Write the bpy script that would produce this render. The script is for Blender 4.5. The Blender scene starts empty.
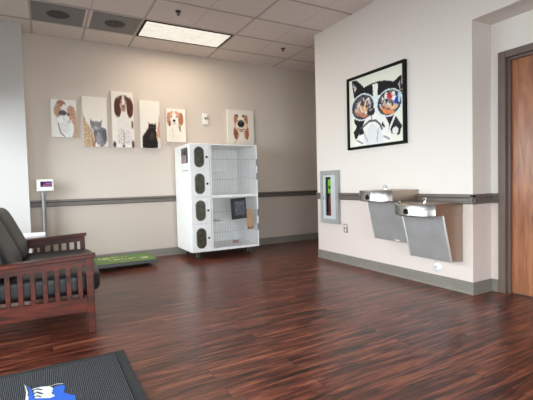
import bpy, bmesh, math, random
import numpy as np
from mathutils import Vector, Matrix

random.seed(7)
rng = np.random.default_rng(7)
scene = bpy.context.scene
COL = scene.collection
PI = math.pi

# ------------------------------------------------------------------ sizes (metres)
BACK_Y = 6.025      # back wall
RIGHT_X = 3.336     # right wall with the fountains
RIGHT_FAR = 4.524   # its far corner
RIGHT_NEAR = 2.21   # its near corner (door recess starts)
RECESS_X = 3.612    # wall of the door recess
CEIL = 3.074
LEFT_X = -1.0
FRONT_Y = -2.6
HEAD_Z = 2.44       # underside of the header over the recess


# ------------------------------------------------------------------ helpers
def lin(c):
    out = []
    for v in c[:3]:
        v = v / 255.0
        out.append(v / 12.92 if v <= 0.04045 else ((v + 0.055) / 1.055) ** 2.4)
    return tuple(out) + (1.0,)


def new_mat(name):
    m = bpy.data.materials.new(name)
    m.use_nodes = True
    nt = m.node_tree
    b = nt.nodes['Principled BSDF']
    return m, nt, b


def plain(name, rgb, rough=0.5, metal=0.0, bump=0.0, bscale=200.0, coat=0.0, var=0.0, vscale=8.0):
    """plain colour with a little noise in colour and height"""
    m, nt, b = new_mat(name)
    N, L = nt.nodes, nt.links
    b.inputs['Roughness'].default_value = rough
    b.inputs['Metallic'].default_value = metal
    b.inputs['Coat Weight'].default_value = coat
    b.inputs['Base Color'].default_value = lin(rgb)
    tc = N.new('ShaderNodeTexCoord')
    if var:
        n = N.new('ShaderNodeTexNoise'); n.inputs['Scale'].default_value = vscale
        n.inputs['Detail'].default_value = 4
        L.new(tc.outputs['Object'], n.inputs['Vector'])
        r = N.new('ShaderNodeValToRGB')
        r.color_ramp.elements[0].position = 0.3
        r.color_ramp.elements[1].position = 0.7
        r.color_ramp.elements[0].color = lin([max(0, c * (1 - var)) for c in rgb])
        r.color_ramp.elements[1].color = lin([min(255, c * (1 + var)) for c in rgb])
        L.new(n.outputs['Fac'], r.inputs['Fac'])
        L.new(r.outputs['Color'], b.inputs['Base Color'])
    if bump:
        n = N.new('ShaderNodeTexNoise'); n.inputs['Scale'].default_value = bscale
        L.new(tc.outputs['Object'], n.inputs['Vector'])
        bp = N.new('ShaderNodeBump'); bp.inputs['Strength'].default_value = bump
        bp.inputs['Distance'].default_value = 0.004
        L.new(n.outputs['Fac'], bp.inputs['Height'])
        L.new(bp.outputs['Normal'], b.inputs['Normal'])
    return m


def wood(name, dark, light, rough=0.4, scale=(2, 30, 30), coat=0.2, dist=1.0, detail=5):
    m, nt, b = new_mat(name)
    N, L = nt.nodes, nt.links
    tc = N.new('ShaderNodeTexCoord')
    mp = N.new('ShaderNodeMapping'); mp.inputs['Scale'].default_value = scale
    L.new(tc.outputs['Object'], mp.inputs['Vector'])
    n = N.new('ShaderNodeTexNoise'); n.inputs['Scale'].default_value = 1.0
    n.inputs['Detail'].default_value = detail; n.inputs['Distortion'].default_value = dist
    L.new(mp.outputs['Vector'], n.inputs['Vector'])
    r = N.new('ShaderNodeValToRGB')
    r.color_ramp.elements[0].position = 0.3; r.color_ramp.elements[0].color = lin(dark)
    r.color_ramp.elements[1].position = 0.72; r.color_ramp.elements[1].color = lin(light)
    L.new(n.outputs['Fac'], r.inputs['Fac'])
    L.new(r.outputs['Color'], b.inputs['Base Color'])
    b.inputs['Roughness'].default_value = rough
    b.inputs['Coat Weight'].default_value = coat
    b.inputs['Coat Roughness'].default_value = 0.2
    return m


def wall_mat(name, upper, lower):
    """painted wall: two tones that meet behind the chair rail, faint roller texture"""
    m, nt, b = new_mat(name)
    N, L = nt.nodes, nt.links
    g = N.new('ShaderNodeNewGeometry')
    s = N.new('ShaderNodeSeparateXYZ'); L.new(g.outputs['Position'], s.inputs['Vector'])
    gt = N.new('ShaderNodeMath'); gt.operation = 'GREATER_THAN'; gt.inputs[1].default_value = 0.88
    L.new(s.outputs['Z'], gt.inputs[0])
    mx = N.new('ShaderNodeMix'); mx.data_type = 'RGBA'
    mx.inputs['A'].default_value = lin(lower); mx.inputs['B'].default_value = lin(upper)
    L.new(gt.outputs[0], mx.inputs['Factor'])
    L.new(mx.outputs['Result'], b.inputs['Base Color'])
    n = N.new('ShaderNodeTexNoise'); n.inputs['Scale'].default_value = 160
    L.new(g.outputs['Position'], n.inputs['Vector'])
    bp = N.new('ShaderNodeBump'); bp.inputs['Strength'].default_value = 0.12
    bp.inputs['Distance'].default_value = 0.003
    L.new(n.outputs['Fac'], bp.inputs['Height']); L.new(bp.outputs['Normal'], b.inputs['Normal'])
    b.inputs['Roughness'].default_value = 0.62
    return m


def floor_mat():
    m, nt, b = new_mat('cherry_plank_floor')
    N, L = nt.nodes, nt.links
    g = N.new('ShaderNodeNewGeometry')
    br = N.new('ShaderNodeTexBrick')
    br.offset = 0.37; br.offset_frequency = 2; br.squash = 1.0
    br.inputs['Scale'].default_value = 1.0
    br.inputs['Brick Width'].default_value = 1.22
    br.inputs['Row Height'].default_value = 0.125
    br.inputs['Mortar Size'].default_value = 0.0016
    br.inputs['Mortar Smooth'].default_value = 0.2
    br.inputs['Bias'].default_value = 0.0
    br.inputs['Color1'].default_value = (0.0, 0.0, 0.0, 1)
    br.inputs['Color2'].default_value = (1.0, 1.0, 1.0, 1)
    br.inputs['Mortar'].default_value = (0.5, 0.5, 0.5, 1)
    L.new(g.outputs['Position'], br.inputs['Vector'])
    # grain, shifted per plank
    sep = N.new('ShaderNodeSeparateColor'); L.new(br.outputs['Color'], sep.inputs['Color'])
    off = N.new('ShaderNodeCombineXYZ')
    mul = N.new('ShaderNodeMath'); mul.operation = 'MULTIPLY'; mul.inputs[1].default_value = 37.0
    L.new(sep.outputs['Red'], mul.inputs[0]); L.new(mul.outputs[0], off.inputs['Z'])
    mp = N.new('ShaderNodeMapping'); mp.inputs['Scale'].default_value = (2.3, 30, 1)
    L.new(g.outputs['Position'], mp.inputs['Vector'])
    ad = N.new('ShaderNodeVectorMath'); ad.operation = 'ADD'
    L.new(mp.outputs['Vector'], ad.inputs[0]); L.new(off.outputs['Vector'], ad.inputs[1])
    n = N.new('ShaderNodeTexNoise'); n.inputs['Scale'].default_value = 1.0
    n.inputs['Detail'].default_value = 6; n.inputs['Distortion'].default_value = 0.8
    n.inputs['Roughness'].default_value = 0.6
    L.new(ad.outputs['Vector'], n.inputs['Vector'])
    r = N.new('ShaderNodeValToRGB')
    e = r.color_ramp.elements
    e[0].position = 0.36; e[0].color = lin(FLOOR_DARK)
    e[1].position = 0.69; e[1].color = lin(FLOOR_LIGHT)
    k = e.new(0.5); k.color = lin(FLOOR_MID)
    L.new(n.outputs['Fac'], r.inputs['Fac'])
    hs = N.new('ShaderNodeHueSaturation')
    vr = N.new('ShaderNodeMapRange'); vr.inputs['To Min'].default_value = 0.86; vr.inputs['To Max'].default_value = 1.16
    L.new(sep.outputs['Red'], vr.inputs['Value']); L.new(vr.outputs['Result'], hs.inputs['Value'])
    L.new(r.outputs['Color'], hs.inputs['Color'])
    mx = N.new('ShaderNodeMix'); mx.data_type = 'RGBA'
    mx.inputs['B'].default_value = lin((40, 17, 14))
    L.new(br.outputs['Fac'], mx.inputs['Factor']); L.new(hs.outputs['Color'], mx.inputs['A'])
    L.new(mx.outputs['Result'], b.inputs['Base Color'])
    rr = N.new('ShaderNodeMapRange'); rr.inputs['To Min'].default_value = 0.24; rr.inputs['To Max'].default_value = 0.36
    L.new(n.outputs['Fac'], rr.inputs['Value']); L.new(rr.outputs['Result'], b.inputs['Roughness'])
    bp = N.new('ShaderNodeBump'); bp.inputs['Strength'].default_value = 0.15; bp.inputs['Distance'].default_value = 0.002
    inv = N.new('ShaderNodeMath'); inv.operation = 'SUBTRACT'; inv.inputs[0].default_value = 1.0
    L.new(br.outputs['Fac'], inv.inputs[1])
    sm = N.new('ShaderNodeMath'); sm.operation = 'MULTIPLY_ADD'; sm.inputs[1].default_value = 0.25
    L.new(n.outputs['Fac'], sm.inputs[0]); L.new(inv.outputs[0], sm.inputs[2])
    L.new(sm.outputs[0], bp.inputs['Height']); L.new(bp.outputs['Normal'], b.inputs['Normal'])
    b.inputs['Specular IOR Level'].default_value = 0.5
    return m


def steel(name, rgb, rough=0.32, stretch=(2, 2, 120)):
    m, nt, b = new_mat(name)
    N, L = nt.nodes, nt.links
    tc = N.new('ShaderNodeTexCoord')
    mp = N.new('ShaderNodeMapping'); mp.inputs['Scale'].default_value = stretch
    L.new(tc.outputs['Object'], mp.inputs['Vector'])
    n = N.new('ShaderNodeTexNoise'); n.inputs['Scale'].default_value = 3.0; n.inputs['Detail'].default_value = 3
    L.new(mp.outputs['Vector'], n.inputs['Vector'])
    r = N.new('ShaderNodeMapRange'); r.inputs['To Min'].default_value = rough - 0.08; r.inputs['To Max'].default_value = rough + 0.1
    L.new(n.outputs['Fac'], r.inputs['Value']); L.new(r.outputs['Result'], b.inputs['Roughness'])
    b.inputs['Base Color'].default_value = lin(rgb)
    b.inputs['Metallic'].default_value = 1.0
    return m


def emissive(name, rgb, strength, pattern=0.0):
    m, nt, b = new_mat(name)
    N, L = nt.nodes, nt.links
    b.inputs['Base Color'].default_value = lin([c * 0.5 for c in rgb])
    b.inputs['Emission Color'].default_value = lin(rgb)
    b.inputs['Emission Strength'].default_value = strength
    if pattern:
        g = N.new('ShaderNodeNewGeometry')
        mp = N.new('ShaderNodeMapping'); mp.inputs['Scale'].default_value = (14, 22, 1)
        L.new(g.outputs['Position'], mp.inputs['Vector'])
        n = N.new('ShaderNodeTexNoise'); n.inputs['Scale'].default_value = 1.4
        L.new(mp.outputs['Vector'], n.inputs['Vector'])
        r = N.new('ShaderNodeMapRange'); r.inputs['From Min'].default_value = 0.3; r.inputs['From Max'].default_value = 0.7
        r.inputs['To Min'].default_value = strength * (1 - pattern); r.inputs['To Max'].default_value = strength
        L.new(n.outputs['Fac'], r.inputs['Value']); L.new(r.outputs['Result'], b.inputs['Emission Strength'])
    return m


def glass_pane(name, tint=(235, 240, 242), gloss=0.12):
    m = bpy.data.materials.new(name); m.use_nodes = True
    nt = m.node_tree; nt.nodes.clear()
    N, L = nt.nodes, nt.links
    o = N.new('ShaderNodeOutputMaterial'); mx = N.new('ShaderNodeMixShader')
    t = N.new('ShaderNodeBsdfTransparent'); t.inputs['Color'].default_value = lin(tint)
    g = N.new('ShaderNodeBsdfGlossy'); g.inputs['Roughness'].default_value = 0.05
    mx.inputs['Fac'].default_value = gloss
    L.new(t.outputs[0], mx.inputs[1]); L.new(g.outputs[0], mx.inputs[2]); L.new(mx.outputs[0], o.inputs['Surface'])
    return m


def painted(name, rough=0.75, glow=0.0):
    m, nt, b = new_mat(name)
    a = nt.nodes.new('ShaderNodeAttribute'); a.attribute_name = 'paint'
    nt.links.new(a.outputs['Color'], b.inputs['Base Color'])
    b.inputs['Roughness'].default_value = rough
    b.inputs['Specular IOR Level'].default_value = 0.25
    if glow:
        nt.links.new(a.outputs['Color'], b.inputs['Emission Color'])
        b.inputs['Emission Strength'].default_value = glow
    return m


class MB:
    """collects shapes in one bmesh, then links it as ONE mesh object"""

    def __init__(self):
        self.bm = bmesh.new()
        self.mi = 0

    def _faces(self, vs, faces):
        bv = [self.bm.verts.new(v) for v in vs]
        for f in faces:
            try:
                fc = self.bm.faces.new([bv[i] for i in f]); fc.material_index = self.mi
            except ValueError:
                pass
        return bv

    def box(self, x0, x1, y0, y1, z0, z1, M=None):
        vs = [Vector((x, y, z)) for z in (z0, z1) for y in (y0, y1) for x in (x0, x1)]
        if M is not None:
            vs = [M @ v for v in vs]
        self._faces(vs, [(0, 2, 3, 1), (4, 5, 7, 6), (0, 1, 5, 4), (2, 6, 7, 3), (0, 4, 6, 2), (1, 3, 7, 5)])
        return self

    def bar(self, p0, p1, w, h, up=(0, 0, 1)):
        """rectangular bar from p0 to p1, w across, h along up"""
        p0, p1 = Vector(p0), Vector(p1)
        d = (p1 - p0); ln = d.length; d.normalize()
        s = d.cross(Vector(up)).normalized(); u = s.cross(d)
        vs = []
        for t in (0, ln):
            for a, c in ((-1, -1), (1, -1), (1, 1), (-1, 1)):
                vs.append(p0 + d * t + s * (a * w / 2) + u * (c * h / 2))
        self._faces(vs, [(0, 1, 2, 3), (7, 6, 5, 4), (0, 4, 5, 1), (1, 5, 6, 2), (2, 6, 7, 3), (3, 7, 4, 0)])
        return self

    def prism(self, pts, fn, a, b):
        """polygon pts extruded between a and b; fn(p, q, t) gives the point"""
        n = len(pts)
        vs = [fn(p, q, a) for p, q in pts] + [fn(p, q, b) for p, q in pts]
        fs = [tuple(range(n)), tuple(range(2 * n - 1, n - 1, -1))]
        fs += [(i, i + n, (i + 1) % n + n, (i + 1) % n) for i in range(n)]
        self._faces(vs, fs)
        return self

    def tube(self, path, r, seg=10, cap=True):
        path = [Vector(p) for p in path]
        rs = r if isinstance(r, (list, tuple)) else [r] * len(path)
        rings = []
        ref = None
        for i, p in enumerate(path):
            d = (path[min(i + 1, len(path) - 1)] - path[max(i - 1, 0)]).normalized()
            if ref is None:
                ref = Vector((0, 0, 1)) if abs(d.z) < 0.9 else Vector((1, 0, 0))
            s = d.cross(ref).normalized(); u = s.cross(d).normalized()
            ref = u
            rings.append([self.bm.verts.new(p + (s * math.cos(2 * PI * k / seg) + u * math.sin(2 * PI * k / seg)) * rs[i]) for k in range(seg)])
        for a, b in zip(rings[:-1], rings[1:]):
            for k in range(seg):
                f = self.bm.faces.new((a[k], a[(k + 1) % seg], b[(k + 1) % seg], b[k])); f.material_index = self.mi
        if cap:
            for ring in (rings[0], rings[-1]):
                f = self.bm.faces.new(ring); f.material_index = self.mi
        return self

    def lathe(self, prof, base, axis, seg=32):
        """profile of (radius, height) swung round an axis"""
        axis = Vector(axis).normalized(); base = Vector(base)
        ref = Vector((0, 0, 1)) if abs(axis.z) < 0.9 else Vector((1, 0, 0))
        s = axis.cross(ref).normalized(); u = s.cross(axis)
        rings = []
        for r, h in prof:
            if r < 1e-6:
                rings.append([self.bm.verts.new(base + axis * h)])
            else:
                rings.append([self.bm.verts.new(base + axis * h + (s * math.cos(2 * PI * k / seg) + u * math.sin(2 * PI * k / seg)) * r) for k in range(seg)])
        for a, b in zip(rings[:-1], rings[1:]):
            for k in range(seg):
                q = [a[k % len(a)], a[(k + 1) % len(a)], b[(k + 1) % len(b)], b[k % len(b)]]
                q = [v for i, v in enumerate(q) if v not in q[:i]]
                if len(q) > 2:
                    f = self.bm.faces.new(q); f.material_index = self.mi
        for ring in (rings[0], rings[-1]):
            if len(ring) > 2:
                f = self.bm.faces.new(ring); f.material_index = self.mi
        return self

    def cushion(self, c, size, power=5.0, M=None, n=12):
        """padded block: a cube pulled towards a rounded, slightly swollen shape"""
        c = Vector(c)
        idx = {}

        def vert(i, j, k):
            if (i, j, k) not in idx:
                p = [2 * t / n - 1 for t in (i, j, k)]
                q = sum(abs(t) ** power for t in p) ** (1 / power)
                m = max(abs(t) for t in p)
                v = Vector([t * m / q * s / 2 for t, s in zip(p, size)])
                if M is not None:
                    v = M @ v
                idx[(i, j, k)] = self.bm.verts.new(v + c)
            return idx[(i, j, k)]
        for a in range(n):
            for b in range(n):
                for f in ((0, 1), (n, 0)):
                    lv = f[0]
                    for order in (lambda p, q: (lv, p, q), lambda p, q: (p, lv, q), lambda p, q: (p, q, lv)):
                        q = [vert(*order(*t)) for t in ((a, b), (a + 1, b), (a + 1, b + 1), (a, b + 1))]
                        fc = self.bm.faces.new(q); fc.material_index = self.mi
        return self

    def build(self, name, mats, parent=None, bevel=0.0, seg=2, smooth=None, origin=None):
        bmesh.ops.recalc_face_normals(self.bm, faces=self.bm.faces)
        if origin is None and parent is not None:
            origin = parent.matrix_basis.translation.copy()
            pp = parent.parent
            while pp is not None:
                origin += pp.matrix_basis.translation; pp = pp.parent
        if origin is not None:
            bmesh.ops.translate(self.bm, vec=-Vector(origin), verts=self.bm.verts)
        me = bpy.data.meshes.new(name)
        self.bm.to_mesh(me); self.bm.free()
        for m in (mats if isinstance(mats, (list, tuple)) else [mats]):
            me.materials.append(m)
        o = bpy.data.objects.new(name, me)
        COL.objects.link(o)
        if parent is not None:
            o.parent = parent
        elif origin is not None:
            o.location = origin
        if bevel:
            bv = o.modifiers.new('bevel', 'BEVEL'); bv.width = bevel; bv.segments = seg
            bv.limit_method = 'ANGLE'; bv.angle_limit = math.radians(40)
        if smooth is None:
            smooth = 0 if not bevel else 40
        if smooth:
            me.shade_smooth()
            me.set_sharp_from_angle(angle=math.radians(smooth))
        return o


def tag(o, label, cat, group=None):
    o['label'] = label; o['category'] = cat
    if group:
        o['group'] = group
    return o


def thing(name, loc, label, cat, group=None):
    o = bpy.data.objects.new(name, None)
    o.empty_display_size = 0.05
    COL.objects.link(o); o.location = loc
    return tag(o, label, cat, group)


def struct(o):
    o['kind'] = 'structure'
    return o


def copy_tree(o, parent=None):
    c = o.copy(); COL.objects.link(c)
    if parent is not None:
        c.parent = parent
    for ch in list(o.children):
        copy_tree(ch, c)
    return c


# ------------------------------------------------------------------ pictures: colours painted on a fine grid
def inside(pts, U, V):
    r = np.zeros(U.shape, bool)
    n = len(pts)
    for i in range(n):
        x0, y0 = pts[i]; x1, y1 = pts[(i + 1) % n]
        if y0 == y1:
            continue
        c = ((y0 > V) != (y1 > V)) & (U < (x1 - x0) * (V - y0) / (y1 - y0) + x0)
        r ^= c
    return r


def paint_grid(nu, nv, ops, bg, jitter=0.008, aspect=1.0):
    U, V = np.meshgrid(np.linspace(0, 1, nu), np.linspace(0, 1, nv))
    C = np.zeros(U.shape + (3,)); C[:] = bg
    for op in ops:
        k, col = op[0], np.array(op[1], float)
        j = jitter
        u = U + rng.normal(0, j, U.shape); v = V + rng.normal(0, j, U.shape)
        if k == 'p':
            m = inside(op[2], u, v)
        elif k == 'e':
            cx, cy, rx, ry = op[2][:4]
            a = math.radians(op[2][4]) if len(op[2]) > 4 else 0
            du, dv = u - cx, (v - cy) * aspect
            x = du * math.cos(a) + dv * math.sin(a); y = -du * math.sin(a) + dv * math.cos(a)
            m = (x / rx) ** 2 + (y / (ry * aspect)) ** 2 < 1
        elif k == 'l':
            w = op[3]; m = np.zeros(U.shape, bool)
            for (x0, y0), (x1, y1) in zip(op[2][:-1], op[2][1:]):
                dx, dy = x1 - x0, (y1 - y0) * aspect
                t = np.clip(((U - x0) * dx + (V - y0) * aspect * dy) / (dx * dx + dy * dy + 1e-9), 0, 1)
                m |= np.hypot(U - x0 - t * dx, (V - y0) * aspect - t * dy) < w / 2
        elif k == 's':      # speckle inside an ellipse
            cx, cy, rx, ry, p = op[2]
            m = (((U - cx) / rx) ** 2 + ((V - cy) / ry) ** 2 < 1) & (rng.random(U.shape) < p)
        C[m] = col
        var = op[-1] if isinstance(op[-1], dict) else {}
        if var.get('n'):
            C[m] += rng.normal(0, var['n'], (int(m.sum()), 1))
    return np.clip(C, 0, 255)


def picture_mesh(name, nu, nv, fn, C, mat, parent):
    """grid whose points come from fn(u, v), coloured with C"""
    origin = Vector((0, 0, 0))
    p = parent
    while p is not None:
        origin += p.matrix_basis.translation; p = p.parent
    vs = [tuple(Vector(fn(i / (nu - 1), j / (nv - 1))) - origin) for j in range(nv) for i in range(nu)]
    fs = [(j * nu + i, j * nu + i + 1, (j + 1) * nu + i + 1, (j + 1) * nu + i) for j in range(nv - 1) for i in range(nu - 1)]
    me = bpy.data.meshes.new(name); me.from_pydata(vs, [], fs)
    at = me.color_attributes.new('paint', 'FLOAT_COLOR', 'POINT')
    c = C.reshape(-1, 3) / 255.0
    c = np.where(c <= 0.04045, c / 12.92, ((c + 0.055) / 1.055) ** 2.4)
    at.data.foreach_set('color', np.concatenate([c, np.ones((len(c), 1))], 1).astype(np.float32).ravel())
    me.materials.append(mat)
    o = bpy.data.objects.new(name, me); COL.objects.link(o)
    o.parent = parent
    return o


# ------------------------------------------------------------------ materials
FLOOR_DARK, FLOOR_MID, FLOOR_LIGHT = (34, 15, 12), (92, 44, 33), (150, 88, 63)
M_WALL = wall_mat('greige_wall_paint', (212, 200, 189), (194, 180, 170))
M_WALL_R = wall_mat('light_greige_wall_paint', (226, 219, 212), (218, 204, 197))
M_WALL_W = wall_mat('white_wall_paint', (206, 203, 200), (206, 203, 200))
M_FLOOR = floor_mat()
M_TILE = plain('ceiling_tile', (232, 221, 215), 0.9, bump=0.3, bscale=90, var=0.03, vscale=60)
M_TEE = plain('ceiling_grid_metal', (190, 179, 173), 0.5, var=0.02)
M_SCORE = plain('tile_score_line', (196, 186, 180), 0.8, var=0.02)
M_RAIL = plain('taupe_rail_paint', (106, 97, 91), 0.4, var=0.03)
M_BASE = plain('taupe_baseboard_vinyl', (128, 122, 114), 0.5, var=0.03)
M_FRAME = plain('brown_grey_frame_paint', (104, 88, 80), 0.4, var=0.04)
M_DOOR = wood('cherry_door_veneer', (124, 70, 42), (176, 112, 70), 0.4, (14, 14, 1.6), 0.2, 2.0)
M_BLACK = plain('black_paint', (14, 13, 13), 0.55, var=0.1)
M_SOFA_WOOD = wood('mahogany_sofa_wood', (40, 13, 8), (104, 40, 23), 0.42, (3, 22, 22), 0.08)
M_BLACK.node_tree.nodes['Principled BSDF'].inputs['Specular IOR Level'].default_value = 0.15
M_SOFA_WOOD.node_tree.nodes['Principled BSDF'].inputs['Specular IOR Level'].default_value = 0.3
M_LEATHER = plain('charcoal_leather', (26, 27, 29), 0.45, bump=0.35, bscale=140, var=0.12, vscale=14)
M_WHITE_LAM = plain('white_laminate', (248, 248, 247), 0.35, var=0.012)
M_WIRE = plain('light_grey_wire', (190, 190, 189), 0.35, metal=0.0, var=0.03)
M_PORT = plain('smoked_olive_window', (66, 64, 50), 0.12, coat=0.4, var=0.25, vscale=20)
M_RUBBER = plain('dark_rubber', (40, 40, 42), 0.6, var=0.1)
M_GREY_PL = plain('grey_plastic', (128, 130, 132), 0.45, var=0.05)
M_STEEL = steel('brushed_steel', (196, 192, 186), 0.3)
M_STEEL_SIDE = steel('brushed_steel_side', (176, 160, 146), 0.42)  # steel tinted tan: the brownish reflection is put into the base colour
M_STEEL_BRIGHT = steel('polished_basin_steel', (184, 182, 178), 0.25, (120, 120, 2))
M_APRON = plain('satin_apron_steel', (200, 202, 202), 0.42, metal=0.7, var=0.03, vscale=7)
M_TRIM_ST = plain('bright_steel_edge', (226, 226, 226), 0.35, metal=0.5, var=0.01)
M_CHROME = plain('chrome', (225, 226, 228), 0.12, metal=1.0, var=0.01)
M_CAB_STEEL = plain('satin_aluminium', (164, 165, 163), 0.45, metal=0.15, var=0.03)
M_RED = plain('red_enamel', (150, 22, 32), 0.3, coat=0.4, var=0.05)
M_LIME = plain('lime_card', (160, 232, 30), 0.6, var=0.04)
M_LIME_D = plain('dark_print', (58, 70, 34), 0.6)
M_WHITE_PL = plain('white_plastic', (232, 232, 228), 0.4, var=0.01)
M_PAPER = plain('white_paper', (246, 245, 242), 0.7, var=0.01)
M_PINK = plain('pink_paper', (188, 120, 128), 0.7, var=0.03)
M_CANVAS = plain('canvas_edge', (226, 218, 208), 0.8, bump=0.2, bscale=400, var=0.01)
M_PAINT = painted('painted_print')
M_GLASS = glass_pane('clear_glass')
M_LENS = emissive('prismatic_lens', (255, 247, 232), 0.9, 0.3)
M_VENT = plain('grey_vent_plate', (134, 131, 130), 0.6, bump=0.2, bscale=300, var=0.05, vscale=40)
M_VENT_D = plain('dark_vent_core', (70, 69, 70), 0.7, var=0.2, vscale=30)
M_CARD = plain('tan_cardboard', (186, 150, 118), 0.8, var=0.08, vscale=30)
M_BIN = plain('black_plastic_sheet', (40, 42, 45), 0.3, var=0.2, vscale=10)
M_SCALE_BODY = plain('dark_grey_scale_steel', (84, 86, 86), 0.45, metal=0.3, var=0.05)
M_POLE = plain('scale_pole_steel', (138, 138, 138), 0.4, metal=0.6, var=0.04)


def mat_rib():
    m, nt, b = new_mat('charcoal_ribbed_carpet')
    N, L = nt.nodes, nt.links
    g = N.new('ShaderNodeNewGeometry')
    w = N.new('ShaderNodeTexWave'); w.bands_direction = 'X'; w.inputs['Scale'].default_value = 34
    w.inputs['Distortion'].default_value = 0.4; w.inputs['Detail'].default_value = 1
    L.new(g.outputs['Position'], w.inputs['Vector'])
    n = N.new('ShaderNodeTexNoise'); n.inputs['Scale'].default_value = 220
    L.new(g.outputs['Position'], n.inputs['Vector'])
    mu = N.new('ShaderNodeMath'); mu.operation = 'MULTIPLY'
    L.new(w.outputs['Fac'], mu.inputs[0]); L.new(n.outputs['Fac'], mu.inputs[1])
    r = N.new('ShaderNodeValToRGB')
    r.color_ramp.elements[0].color = lin((30, 32, 35)); r.color_ramp.elements[1].color = lin((80, 84, 90))
    r.color_ramp.elements[1].position = 0.75
    L.new(mu.outputs[0], r.inputs['Fac']); L.new(r.outputs['Color'], b.inputs['Base Color'])
    bp = N.new('ShaderNodeBump'); bp.inputs['Strength'].default_value = 0.6; bp.inputs['Distance'].default_value = 0.004
    L.new(w.outputs['Fac'], bp.inputs['Height']); L.new(bp.outputs['Normal'], b.inputs['Normal'])
    b.inputs['Roughness'].default_value = 0.85
    return m


M_RIB = mat_rib()
M_MAT_EDGE = plain('rubber_mat_border', (40, 42, 45), 0.7, bump=0.3, bscale=300, var=0.08, vscale=60)

# ------------------------------------------------------------------ the room
b = MB(); b.box(LEFT_X - 0.2, 6.2, FRONT_Y - 0.2, BACK_Y + 0.2, -0.12, 0)
struct(b.build('floor', M_FLOOR))
b = MB(); b.box(LEFT_X - 0.2, 6.2, FRONT_Y - 0.2, BACK_Y + 0.2, CEIL, CEIL + 0.12)
struct(b.build('ceiling', M_TILE))

# T-bar grid: bars 0.6 m apart both ways
b = MB()
GX = [-0.06 + 1.2 * k for k in range(6)]
GY = [5.545 - 0.595 * k for k in range(14)]
for x in GX:
    b.box(x - 0.012, x + 0.012, FRONT_Y, BACK_Y, CEIL - 0.006, CEIL + 0.002)
b.box(0.518, 0.542, GY[1] + 0.012, BACK_Y, CEIL - 0.0058, CEIL + 0.002)
for y in GY:
    b.box(LEFT_X, 6.0, y - 0.012, y + 0.012, CEIL - 0.007, CEIL + 0.002)
struct(b.build('trim_1', M_TEE))
b = MB()      # score line half way along each tile
for x in [1.14 + 0.6 + 1.2 * k for k in range(4)] + [-0.66]:
    b.box(x - 0.0035, x + 0.0035, FRONT_Y, BACK_Y, CEIL - 0.0012, CEIL + 0.002)
b.box(0.5365, 0.5435, FRONT_Y, GY[1], CEIL - 0.0012, CEIL + 0.002)
struct(b.build('trim_5', M_SCORE))

b = MB(); b.box(LEFT_X - 0.2, 6.2, BACK_Y, BACK_Y + 0.15, 0, CEIL)
struct(b.build('wall_back', M_WALL))
b = MB(); b.box(LEFT_X, -0.17, 5.74, BACK_Y, 0, CEIL)
struct(b.build('wall_pilaster', M_WALL_W))

# right wall: a thick block with a niche for the extinguisher cabinet
NY0, NY1, NZ0, NZ1, ND = 4.06, 4.38, 0.55, 1.15, 0.12
b = MB()
b.box(RIGHT_X + ND, RECESS_X + 0.15, RIGHT_NEAR, RIGHT_FAR, 0, CEIL)
b.box(RIGHT_X, RIGHT_X + ND, RIGHT_NEAR, NY0, 0, CEIL)
b.box(RIGHT_X, RIGHT_X + ND, NY1, RIGHT_FAR, 0, CEIL)
b.box(RIGHT_X, RIGHT_X + ND, NY0, NY1, 0, NZ0)
b.box(RIGHT_X, RIGHT_X + ND, NY0, NY1, NZ1, CEIL)
struct(b.build('wall_right', M_WALL_R))
# corridor beyond it
b = MB(); b.box(RECESS_X + 0.15, 6.2, RIGHT_FAR - 0.15, RIGHT_FAR, 0, CEIL)
struct(b.build('wall_corridor', M_WALL))
b = MB(); b.box(6.05, 6.2, RIGHT_FAR, BACK_Y, 0, CEIL)
struct(b.build('wall_end', M_WALL))

# recess with the wooden door
DY0, DY1, DZ = 1.12, 2.075, 2.115
b = MB()
b.box(RECESS_X, RECESS_X + 0.15, DY1, RIGHT_NEAR, 0, HEAD_Z)
b.box(RECESS_X, RECESS_X + 0.15, FRONT_Y, DY0, 0, HEAD_Z)
b.box(RECESS_X, RECESS_X + 0.15, DY0, DY1, DZ, HEAD_Z)
struct(b.build('wall_recess', M_WALL_R))
b = MB(); b.box(RIGHT_X, RECESS_X + 0.15, FRONT_Y, RIGHT_NEAR, HEAD_Z, CEIL)
struct(b.build('wall_header', M_WALL_R))

# left wall and front wall (behind the camera) with unseen windows guessed for the daylight
WL = (0.1, 5.55, 0.12, 2.08)
b = MB()
b.box(LEFT_X - 0.15, LEFT_X, FRONT_Y, WL[0], 0, CEIL)
b.box(LEFT_X - 0.15, LEFT_X, WL[1], BACK_Y, 0, CEIL)
b.box(LEFT_X - 0.15, LEFT_X, WL[0], WL[1], 0, WL[2])
b.box(LEFT_X - 0.15, LEFT_X, WL[0], WL[1], WL[3], CEIL)
struct(b.build('wall_left', M_WALL_W))
WF = (-0.9, 2.0, 0.12, 2.15)
b = MB()
b.box(LEFT_X, WF[0], FRONT_Y - 0.15, FRONT_Y, 0, CEIL)
b.box(WF[1], RECESS_X, FRONT_Y - 0.15, FRONT_Y, 0, CEIL)
b.box(WF[0], WF[1], FRONT_Y - 0.15, FRONT_Y, 0, WF[2])
b.box(WF[0], WF[1], FRONT_Y - 0.15, FRONT_Y, WF[3], CEIL)
struct(b.build('wall_front', M_WALL_W))
M_ALU = plain('dark_bronze_window_frame', (70, 66, 62), 0.4, metal=0.4, var=0.03)


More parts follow.
